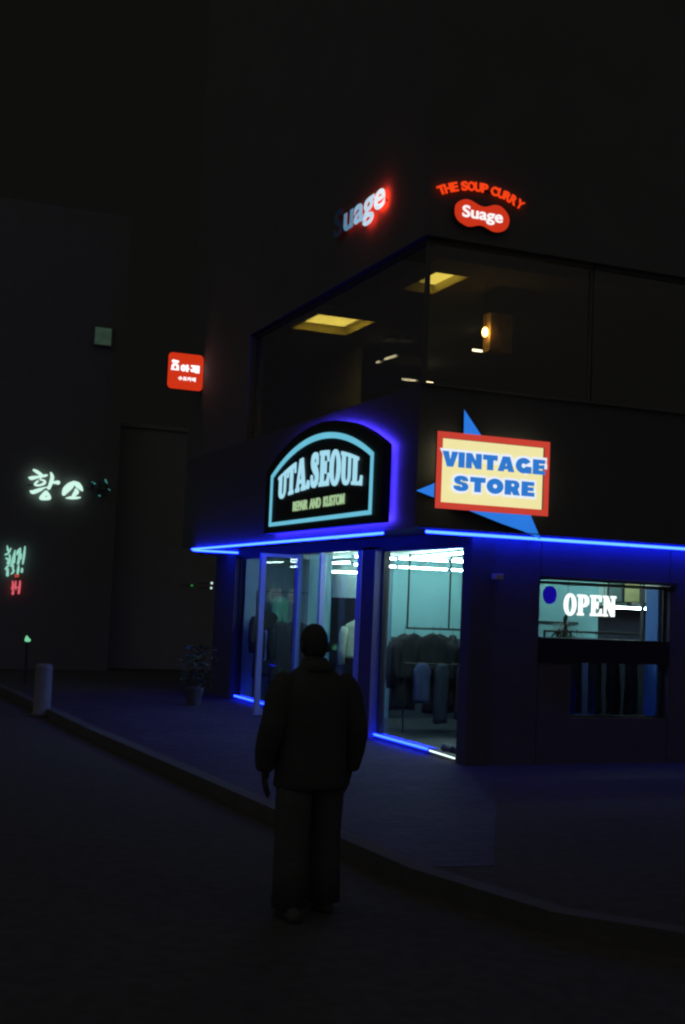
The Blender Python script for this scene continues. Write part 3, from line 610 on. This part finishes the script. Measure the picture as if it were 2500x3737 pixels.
# shoes and stool in the corner window
def shoe(x, y, rz, label, col):
    bm = bmesh.new(); sec = [(-.12, .03, .09), (-.07, .038, .10), (0, .04, .07), (.07, .045, .05), (.12, .038, .04), (.15, .012, .02)]
    cs, sn = math.cos(rz), math.sin(rz); rings = []
    for t, hw, hh in sec:
        rings.append([Vector((x+t*cs-q*sn, y+t*sn+q*cs, .137+zz)) for q, zz in ((-hw, 0), (hw, 0), (hw*1.05, hh*.4), (hw*.7, hh*.9), (0, hh), (-hw*.7, hh*.9), (-hw*1.05, hh*.4))])
    loft(bm, rings); tag(obj('shoe', bm, mat('shoe_leather', col, .5, var=.2), smooth=True), label, 'shoe', 'shoes on the corner window floor')
shoe(7.05, 13.55, .5, 'pale shoe at the near end of the blue strip', (.3, .32, .36)); shoe(7.02, 13.30, .7, 'dark shoe nearest the pier in the corner window', (.08, .09, .1)); shoe(7.25, 12.95, .4, 'grey shoe right of the other shoes', (.15, .17, .18))

# ================================================================== BEHIND THE RIGHT WINDOW
s = thing('wall_shelf', (10.5, 14.8, 1.9), 'shelf with a lit edge holding framed pictures behind the right window', 'shelf')
obj('board', B((9.95, 11.3, 14.6, 14.95, 1.92, 1.95)), M_black, s); obj('light_tube', T([(9.96, 14.585, 1.935), (11.2, 14.585, 1.935)], .012, 8), M_tube, s, True)
obj('backboard', B((9.95, 11.3, 14.96, 15.0, 1.95, 2.5)), M_white, s); obj('lower_panel', B((9.95, 11.3, 14.96, 15.0, .135, 1.92)), mat('navy_shelf_panel', (.008, .012, .03), .8), s)
for (xa, xb, za, zb), lab, colr in (((10.38, 10.52, 1.95, 2.02), 'small black box on the lit shelf', (.02, .02, .02)), ((10.78, 10.94, 1.95, 2.02), 'black box at the right end of the lit shelf', (.02, .02, .02))):
    tag(obj('box', B((xa, xb, 14.64, 14.76, za+.001, zb), bevel=.006), mat('box_card', colr, .6)), lab, 'box', 'boxes on the lit shelf')
for xa, xb, lab, cc in ((10.2, 10.42, 'dark teal poster at the left above the lit shelf', (.12, .2, .2)), (10.46, 10.72, 'cream poster with an ochre figure above the lit shelf', (.6, .55, .25)), (10.80, 11.05, 'white poster at the right above the lit shelf', (.8, .85, .85))):
    t_ = thing('poster', (xa, 14.94, 2.02), lab, 'poster', 'posters above the lit shelf')
    obj('sheet', B((xa, xb, 14.945, 14.955, 2.02, 2.42)), mat('poster_paper', cc, .7, var=.3, vscale=14), t_); obj('frame', B((xa-.012, xa, 14.93, 14.958, 2.0, 2.44), (xb, xb+.012, 14.93, 14.958, 2.0, 2.44), (xa, xb, 14.93, 14.958, 2.42, 2.44), (xa, xb, 14.93, 14.958, 2.0, 2.02)), M_dframe, t_)
s = thing('screen_wall', (9.2, 14.8, .135), 'teal partition behind the OPEN lettering', 'partition')
obj('panel', B((8.3, 9.94, 14.8, 14.86, 1.5, 2.5)), M_teal, s); obj('lower_panel', B((8.3, 9.94, 14.79, 14.86, .135, 1.5)), mat('blue_glow_panel', (.012, .022, .10), .8), s); obj('rail', T([(8.35, 14.77, 1.70), (9.6, 14.77, 1.70)], .012), M_black, s)  # lower panel coloured blue to stand for the glow between the clothes
# palm-like plant
s = thing('potted_plant', (8.48, 13.35, .135), 'dark leafy plant behind the right window under the OPEN lettering', 'plant')
obj('pot', cyl((8.48, 13.35), .12, .135, .45, 18, .16), M_black, s); obj('stem', T([(8.48, 13.35, .42), (8.49, 13.36, 1.0), (8.48, 13.35, 1.62)], [.02, .016, .01], 8), mat('stem_brown', (.03, .025, .02)), s)
bm = bmesh.new(); rnd = random.Random(3)
for k in range(110):
    a = rnd.uniform(0, 6.28); el = rnd.uniform(-.3, 1.1); ln = rnd.uniform(.18, .38); z = rnd.uniform(1.42, 1.68)
    d0 = Vector((math.cos(a)*math.cos(el), math.sin(a)*math.cos(el), math.sin(el))); sdv = d0.cross(Vector((0, 0, 1))).normalized()*rnd.uniform(.012, .022); p = Vector((8.48, 13.35, z)); prev = None
    for j in range(6):
        t = j/5; c_ = p+d0*ln*t+Vector((0, 0, -.16*t*t)); w_ = math.sin(math.pi*min(1, t*.9+.1)); pair = (bm.verts.new(c_-sdv*w_), bm.verts.new(c_+sdv*w_))
        if prev: bm.faces.new((prev[0], prev[1], pair[1], pair[0]))
        prev = pair
obj('foliage', bm, mat('dark_leaf', (.02, .05, .035), .5, var=.3), s, recalc=False)
GW = 'clothes behind the right window'
for i, (x, c_, lab) in enumerate(((8.20, (.3, .42, .8), 'shirt coloured as if lit blue at the left of the lower right window'), (8.47, (.02, .022, .03), 'black shirt second from the left behind the lower right window'), (8.74, (.04, .05, .06), 'grey shirt in the middle of the lower right window'), (9.0, (.02, .02, .03), 'black jacket third from the right in the right window'), (9.27, (.03, .03, .05), 'dark jacket near the right reveal of the window'), (9.6, (.025, .03, .03), 'dark green jacket farthest right behind the window'))):  # blue light is put into the first shirt's colour
    garment('hanging_shirt', (x, 13.05+.0*i, 1.62), .36, .98, lab, c_, 'shirt', GW, .9, .5, 1., .06)
s = thing('clothes_rail', (8.9, 13.05, 1.6), 'chrome clothes rail running behind the right window', 'clothes rail')
obj('rail', T([(8.02, 13.05, 1.61), (9.9, 13.05, 1.61)], .012), M_black, s); obj('upright', join(T([(8.02, 13.05, .135), (8.02, 13.05, 1.61)], .014), T([(9.9, 13.05, .135), (9.9, 13.05, 1.61)], .014)), M_black, s)

# ================================================================== LEFT: NEIGHBOUR BUILDING AND ITS SIGNS
nb = thing('neighbour_building', (-1, 33, 0), 'unlit building across the side street carrying brush lettered signs', 'building')
M_nb = mat('neighbour_render', (.21, .205, .20), .9, bump=.1, var=.12)
obj('wall', B((-9, 6.45, 30.05, 37, 0, 11)), M_nb, nb)
f = obj('window', B((5.66, 5.70, 29.99, 30.05, 7.74, 8.24), (6.10, 6.14, 29.99, 30.05, 7.74, 8.24), (5.70, 6.10, 29.99, 30.05, 7.74, 7.78), (5.70, 6.10, 29.99, 30.05, 8.20, 8.24)), M_nb, nb)
obj('pane', B((5.70, 6.10, 30.02, 30.04, 7.78, 8.20)), emit('dim_window', srgb(58, 78, 64), .55, .5, 3), f)
KZ = .00176
def ZP(pts): return [((x-385+.04*(y-350))*KZ, -(y-350-.071*(x-385))*KZ, w*KZ) for x, y, w in pts]
s = thing('brush_lettering_sign', (5.2, 29.9, 4.0), 'large white brush style hangul lettering on the neighbour building, its last syllables unlit', 'sign')
F = FB(4.327, 4.455, 29.95)
ST = [[(455, 255, 14), (500, 280, 22), (555, 320, 20)], [(395, 355, 10), (430, 362, 26), (520, 345, 16), (600, 330, 18), (630, 322, 10)], [(555, 320, 12), (540, 375, 10), (490, 420, 14), (475, 450, 14), (530, 458, 14), (590, 435, 18), (600, 405, 16), (560, 385, 10), (520, 395, 8)],
      [(680, 292, 12), (698, 350, 24), (680, 430, 24), (655, 495, 22)], [(690, 425, 10), (740, 418, 20), (775, 420, 28)], [(420, 535, 12), (450, 548, 26), (530, 520, 24), (600, 490, 10), (650, 480, 8)]]
ST2 = [[(985, 410, 14), (945, 455, 44), (885, 515, 46), (855, 570, 26)], [(985, 405, 8), (1030, 445, 36), (1075, 490, 28), (1098, 525, 12)], [(1015, 520, 22), (1020, 548, 34), (985, 590, 22)], [(885, 628, 6), (960, 622, 22), (1030, 625, 16), (1075, 620, 8)]]
Mbr = emit('brush_white', srgb(205, 245, 228), 1.05)
bms = []
for i, st in enumerate(ST+ST2): bms.append(put(poly([[p[:2] for p in stroke(ZP(st))]], .012+.0006*i), F, .02))
tri = ZP([(615, 525, 0), (650, 550, 0), (685, 610, 0), (675, 648, 0), (610, 657, 0), (545, 648, 0), (535, 615, 0), (570, 565, 0)]); hole = ZP([(625, 592, 0), (636, 605, 0), (625, 618, 0), (612, 610, 0)])
bms.append(put(poly([smooth_pts([p[:2] for p in tri], 4, True), [p[:2] for p in hole]], .012), F, .021))
obj('lit_lettering', join(*bms), Mbr, s)
UN = [[(1200, 420, 10), (1260, 430, 16), (1280, 415, 8)], [(1240, 440, 10), (1220, 490, 12)], [(1325, 400, 8), (1340, 470, 12), (1335, 520, 10)], [(1405, 375, 10), (1415, 430, 16), (1420, 480, 10)], [(1300, 560, 10), (1360, 600, 14), (1420, 590, 10)], [(1430, 500, 8), (1480, 525, 10)]]
obj('unlit_lettering', join(*[put(poly([[p[:2] for p in stroke(ZP(st))]], .012+.0006*i), F, .02) for i, st in enumerate(UN)]), mat('unlit_plastic', (.05, .09, .09), .5), s)
GLt = [[(1255, 428, 12), (1268, 436, 9)], [(1408, 382, 12), (1418, 410, 11)], [(1326, 594, 11), (1338, 600, 8)], [(1450, 505, 5), (1472, 522, 6)], [(1215, 415, 4), (1240, 408, 4)], [(1426, 418, 6), (1434, 432, 5)]]
obj('glimmer', join(*[put(poly([[p[:2] for p in stroke(ZP(st))]], .012), F, .035) for st in GLt]), emit('faint_teal', srgb(60, 130, 128), .8), s)
obj('mounting_rail', B((4.35, 6.2, 29.96, 30.05, 4.28, 4.30)), M_nb, s)
s = thing('vertical_hangul_sign', (4.2, 29.9, 1.7), 'narrow vertical sign of slanted pale hangul above red characters', 'sign')
F = FB(4.327, 4.455, 29.95)
VS = [[(132, 1255, 6), (142, 1310, 14), (160, 1330, 12)], [(112, 1370, 12), (150, 1350, 12), (178, 1290, 8)], [(122, 1420, 12), (150, 1440, 14), (140, 1490, 12)], [(165, 1380, 12), (170, 1440, 12), (160, 1500, 10)], [(115, 1560, 10), (140, 1525, 12), (158, 1520, 8)], [(142, 1560, 14), (142, 1640, 18)],
      [(232, 1318, 8), (218, 1400, 16), (190, 1520, 14)], [(232, 1330, 8), (228, 1420, 12), (225, 1480, 10)], [(210, 1510, 12), (212, 1570, 12)], [(188, 1628, 6), (210, 1605, 14), (228, 1580, 8)],
      [(300, 1290, 8), (270, 1330, 16), (262, 1370, 12)], [(300, 1290, 8), (295, 1380, 16), (275, 1490, 16)], [(315, 1370, 8), (312, 1430, 8)], [(282, 1515, 8), (278, 1570, 16), (272, 1620, 12)],
      [(360, 1270, 8), (350, 1380, 14), (335, 1495, 10)], [(328, 1560, 12), (325, 1600, 14)]]
obj('hangul', join(*[put(poly([[p[:2] for p in stroke(ZP(st))]], .01+.0005*i), F, .02) for i, st in enumerate(VS)]), emit('pale_teal', srgb(150, 215, 195), .95, .2, 20), s)
RS = [[(210, 1725, 10), (215, 1780, 14), (200, 1820, 10)], [(250, 1725, 10), (245, 1790, 12), (255, 1830, 8)], [(305, 1722, 10), (300, 1790, 14), (290, 1880, 14)], [(220, 1825, 10), (215, 1885, 16)], [(230, 1805, 8), (290, 1800, 8)]]
obj('red_hangul', join(*[put(poly([[p[:2] for p in stroke(ZP(st))]], .01+.0005*i), F, .02) for i, st in enumerate(RS)]), emit('pink_red', srgb(225, 95, 105), .95), s)
obj('red_mark', put(poly([[p[:2] for p in ZP([(232, 1632, 0), (292, 1632, 0), (290, 1670, 0), (235, 1672, 0)])]], .01), F, .02), emit('mark_red', srgb(190, 75, 50), .8, .3, 30), s)
obj('mounting_rail', B((4.18, 4.22, 29.96, 30.05, 1.75, 2.8)), M_nb, s)
# pale bollard, lamp spot, shrub, far lights
s = thing('concrete_bollard', (3.12, 18.87, 0), 'pale round bollard at the roadside, its right side catching blue light', 'bollard')
bm = bmesh.new(); loft(bm, [ring((3.12, 18.87, z), (0, 0, 1), r, n=28) for z, r in ((0, .14), (.06, .14), (.07, .125), (.70, .125), (.74, .118), (.765, .09))])
obj('post', bm, mat('pale_concrete', (.20, .19, .22), .75, bump=.2, bscale=60, var=.1), s, True)
obj('base_ring', cyl((3.12, 18.87), .17, 0, .03, 28), M_curb, s)
s = thing('small_ground_lamp', (3.4, 24, 0), 'small greenish lamp glowing low beside the far road', 'lamp')
obj('post', cyl((3.63, 24), .025, 0, .86), M_dframe, s)
obj('globe', put(poly([smooth_pts([(-.04, -.045), (-.035, .02), (-.01, .06), (.02, .02), (.055, -.01), (.04, -.05)], 3, True)], .03), FB(3.63, .93, 24.0)), emit('green_lamp', srgb(120, 215, 160), .95), s)
s = thing('potted_shrub', (5.62, 19.6, .12), 'small dim shrub in a pot at the far end of the shopfront', 'plant')
obj('pot', cyl((5.62, 19.6), .11, .12, .40, 18, .15), M_column, s)
bm = bmesh.new(); rnd = random.Random(11)
for k in range(320):
    p = Vector((rnd.gauss(0, .13), rnd.gauss(0, .13), rnd.uniform(0, .62))); p *= 1; a = rnd.uniform(0, 6.28); l = rnd.uniform(.03, .06)
    d0 = Vector((math.cos(a), math.sin(a), rnd.uniform(-.3, .7))).normalized()*l; s0 = d0.cross(Vector((rnd.uniform(-1, 1), rnd.uniform(-1, 1), 1))).normalized()*l*.35
    c0 = Vector((5.62, 19.6, .44))+p; bm.faces.new([bm.verts.new(c0-d0), bm.verts.new(c0+s0), bm.verts.new(c0+d0), bm.verts.new(c0-s0)])
obj('foliage', bm, mat('shrub_leaf', (.05, .085, .035), .6, var=.4), s, recalc=False)
fb = thing('far_building', (9.5, 42, 0), 'dark low building at the end of the side street', 'building')
M_fb = mat('far_render', (.34, .335, .33), .9, var=.1); obj('wall', B((6.5, 16, 31.05, 38, 0, 6)), M_fb, fb); obj('roof', B((6.4, 16.1, 31.0, 38.1, 6, 6.1)), M_fb, fb)
for (x, z), lab, cc, r in (((8.91, 2.19), 'upper of two tiny white lamps left of the shopfront', (200, 235, 235), .03), ((8.90, 2.07), 'lower of two tiny white lamps left of the shopfront', (200, 235, 225), .028), ((8.41, 2.11), 'tiny green lamp left of the white pair', (30, 150, 70), .022), ((9.25, 2.2), 'tiny dim green lamp right of the white pair', (30, 110, 55), .02)):
    s = thing('indicator_lamp', (x, 29.95, z), lab, 'lamp', 'tiny lamps at the end of the side street')
    bm = bmesh.new(); bmesh.ops.create_icosphere(bm, subdivisions=2, radius=r, matrix=Matrix.Translation((x, 30.0, z)))
    obj('bulb', bm, emit('tiny_lamp', srgb(*cc), 1.1), s, True); obj('wall_arm', T([(x, 30.02, z), (x, 31.06, z)], .01, 6), M_dframe, s)

# ================================================================== PERSON
PX, PY = 2.78, 7.1
def skin_body():
    J = dict(pel=(0, 0, .93, .125), sp1=(0, .0, 1.08, .12), sp2=(0, .0, 1.26, .135), ch=(0, .01, 1.335, .10), nk=(0, .015, 1.46, .058), nk2=(0, .03, 1.53, .056), hd=(0, .04, 1.60, .075), ht=(0, .035, 1.66, .062))
    E_ = [('pel', 'sp1'), ('sp1', 'sp2'), ('sp2', 'ch'), ('ch', 'nk'), ('nk', 'nk2'), ('nk2', 'hd'), ('hd', 'ht')]
    for sd, n_ in ((-1, 'l'), (1, 'r')):
        J.update({n_+'sh': (sd*.165, 0, 1.345, .052), n_+'el': (sd*.255, -.02, 1.10, .043), n_+'wr': (sd*.27, .05, .86, .028), n_+'pa': (sd*.265, .07, .80, .027),
                  n_+'hp': (sd*.10, 0, .88, .09), n_+'kn': (sd*.12, .02+.06*sd, .49, .06), n_+'an': (sd*.13, -.03+.1*sd, .09, .042), n_+'to': (sd*.14, .10+.1*sd, .04, .035)})
        E_ += [('ch', n_+'sh'), (n_+'sh', n_+'el'), (n_+'el', n_+'wr'), (n_+'wr', n_+'pa'), ('pel', n_+'hp'), (n_+'hp', n_+'kn'), (n_+'kn', n_+'an'), (n_+'an', n_+'to')]
        for f, (dx, dy, ln) in enumerate(((-.004, .028, .085), (0, .010, .095), (0, -.010, .09), (.0, -.028, .07))):
            b = J[n_+'pa']; J[f'{n_}f{f}a'] = (b[0], b[1]+dy, b[2]-.04, .0095); J[f'{n_}f{f}b'] = (b[0]-sd*.012, b[1]+dy+.008, b[2]-.04-ln*.5, .0085); J[f'{n_}f{f}c'] = (b[0]-sd*.03, b[1]+dy+.014, b[2]-.04-ln, .007)
            E_ += [(n_+'pa', f'{n_}f{f}a'), (f'{n_}f{f}a', f'{n_}f{f}b'), (f'{n_}f{f}b', f'{n_}f{f}c')]
        b = J[n_+'wr']; J[n_+'t0'] = (b[0]-sd*.02, b[1]+.045, b[2]-.055, .011); J[n_+'t1'] = (b[0]-sd*.03, b[1]+.06, b[2]-.10, .009); E_ += [(n_+'pa', n_+'t0'), (n_+'t0', n_+'t1')]
    names = list(J); me = bpy.data.meshes.new('body'); me.from_pydata([(PX+J[k][0], PY+J[k][1], J[k][2]) for k in names], [(names.index(a), names.index(b)) for a, b in E_], [])
    o = bpy.data.objects.new('body_tmp', me); COL.objects.link(o)
    md = o.modifiers.new('s', 'SKIN'); sv = me.skin_vertices[0].data
    for i, k in enumerate(names): sv[i].radius = (J[k][3],)*2; sv[i].use_root = (k == 'pel')
    o.modifiers.new('u', 'SUBSURF').levels = 2; bpy.context.view_layer.update()
    m2 = bpy.data.meshes.new_from_object(o.evaluated_get(bpy.context.evaluated_depsgraph_get())); bpy.data.objects.remove(o)
    bm = bmesh.new(); bm.from_mesh(m2); return bm
per = thing('person', (PX, PY, 0), 'person seen from behind in dark jacket and wide trousers facing the shop', 'person')
Mskin = mat('skin', (.07, .06, .055), .6, var=.08); Mj = mat('jacket_cloth', (.060, .060, .060), .95, bump=.4, bscale=30, var=.2); Mt = mat('trouser_cloth', (.072, .072, .072), .95, bump=.4, bscale=30, var=.2)
bm = skin_body()
HC = Vector((PX, PY+.045, 1.585))
hb = bmesh.new(); bmesh.ops.create_uvsphere(hb, u_segments=28, v_segments=20, radius=1)
for v in hb.verts:      # skull, brow, nose, chin
    x, y, z = v.co; x2 = x*.076; y2 = y*.098; z2 = z*.121*(1-.07*z*z)
    if z < 0: x2 *= 1-.28*(-z); y2 = y2*(1-.15*(-z))+.012*(-z)
    if y > .8 and -.35 < z < .15: y2 += .024*max(0, 1-abs(x)/.22)*(1-abs(z+.15)/.35)
    if y > .75 and .1 < z < .35: y2 += .004
    if y > .8 and abs(z+.55) < .12: y2 += .006
    if y > .7 and .02 < z < .16 and .25 < abs(x) < .55: y2 -= .008
    v.co = HC+Vector((x2, y2, z2))
for sd in (-1, 1):
    loft(hb, [[HC+Vector((sd*(.070+.016*t), -.012*t+(.030*math.cos(a))*k-.004, -.015+.034*math.sin(a)*k)) for a in [i*2*math.pi/12 for i in range(12)]] for t, k in ((0, .7), (.6, 1.0), (1.15, .9), (1.2, .4))])
obj('body', join(bm, hb), Mskin, per, True)
hb = bmesh.new(); bmesh.ops.create_uvsphere(hb, u_segments=36, v_segments=24, radius=1)
bmesh.ops.delete(hb, geom=[v for v in hb.verts if v.co.z < -.5 or (v.co.y > .45 and v.co.z < .45) or (v.co.y > .0 and v.co.z < -.05)], context='VERTS')
rnd = random.Random(5)
for v in hb.verts:
    x, y, z = v.co; k = 1+rnd.uniform(-.012, .012); v.co = HC+Vector((x*.083*k*(1-.2*max(0, -z)), y*.106*k*(1-.1*max(0, -z)), z*.134*k*(1-.08*z*z)))
bmesh.ops.solidify(hb, geom=hb.faces[:], thickness=.006)
obj('hair', hb, mat('black_hair', (.05, .05, .05), .7, bump=.8, bscale=120), per, True)
def oval(cx, cy, z, a, b, n=32, fold=0, ph=0, lean=0): return [Vector((PX+cx+a*math.copysign(abs(math.cos(t))**.8, math.cos(t))*(1+fold*math.sin(7*t+ph)), PY+cy+b*math.sin(t)*(1+fold*1.5*math.sin(5*t+ph)), z+lean*math.cos(t))) for t in [i*2*math.pi/n for i in range(n)]]
bm = bmesh.new()
loft(bm, [oval(0, .0, .74, .215, .16, fold=.03), oval(0, 0, .76, .222, .165, fold=.03), oval(0, 0, .9, .215, .16, fold=.025, ph=1), oval(0, 0, 1.05, .212, .155, fold=.02, ph=2), oval(0, .0, 1.2, .22, .155, fold=.012, ph=3), oval(0, 0, 1.31, .222, .145), oval(0, .005, 1.375, .195, .12), oval(.0, .01, 1.425, .135, .095), oval(0, .015, 1.46, .085, .08), oval(0, .02, 1.50, .074, .074), oval(0, .02, 1.505, .066, .066)])
jk = obj('jacket', bm, Mj, per, True)
for sd in (-1, 1):
    P = [(PX+sd*.155, PY, 1.375), (PX+sd*.215, PY-.005, 1.30), (PX+sd*.255, PY-.02, 1.12), (PX+sd*.275, PY+.0, 1.02), (PX+sd*.28, PY+.035, .92), (PX+sd*.272, PY+.055, .84)]
    obj('sleeve', T(smooth_pts(P, 4), [x for x in [r for r in [.07, .074, .078, .08, .082, .083, .082, .08, .08, .08, .078, .075, .074, .072, .070, .068, .064, .062, .06, .058, .05]]], 16), Mj, jk, True)
hood = [oval(0, -.0, 1.43, .11, .10, 20), oval(0, -.015, 1.455, .10, .095, 20), oval(0, .0, 1.485, .082, .082, 20), oval(0, .005, 1.49, .07, .07, 20)]
bm = bmesh.new(); loft(bm, hood, False); obj('collar', bm, Mj, jk, True)
bm = bmesh.new()
loft(bm, [oval(0, 0, .98, .185, .13), oval(0, 0, .86, .19, .14), oval(0, 0, .80, .19, .14)])
for sd in (-1, 1):
    loft(bm, [oval(sd*.10, 0, .84, .105, .125, 24, .02), oval(sd*.108, .02*sd, .65, .105, .115, 24, .03, 1), oval(sd*.118, .045*sd, .48, .10, .105, 24, .03, 2), oval(sd*.125, .05*sd, .28, .098, .10, 24, .035, 3), oval(sd*.13, .055*sd, .06, .10, .105, 24, .04, 4)])
obj('trousers', bm, Mt, per, True)
for sd in (-1, 1):
    bm = bmesh.new(); rings = []
    for t, hw, hh in ((-.11, .03, .06), (-.08, .042, .08), (0, .045, .085), (.09, .05, .06), (.16, .045, .045), (.20, .02, .025)):
        rings.append([Vector((PX+sd*.135+q, PY+.1*sd-.02+t, zz)) for q, zz in ((-hw, 0.002), (hw, 0.002), (hw*1.05, hh*.4), (hw*.7, hh*.9), (0, hh), (-hw*.7, hh*.9), (-hw*1.05, hh*.4))])
    loft(bm, rings); obj('shoe', bm, mat('shoe_black', (.06, .06, .06), .6), per, True)
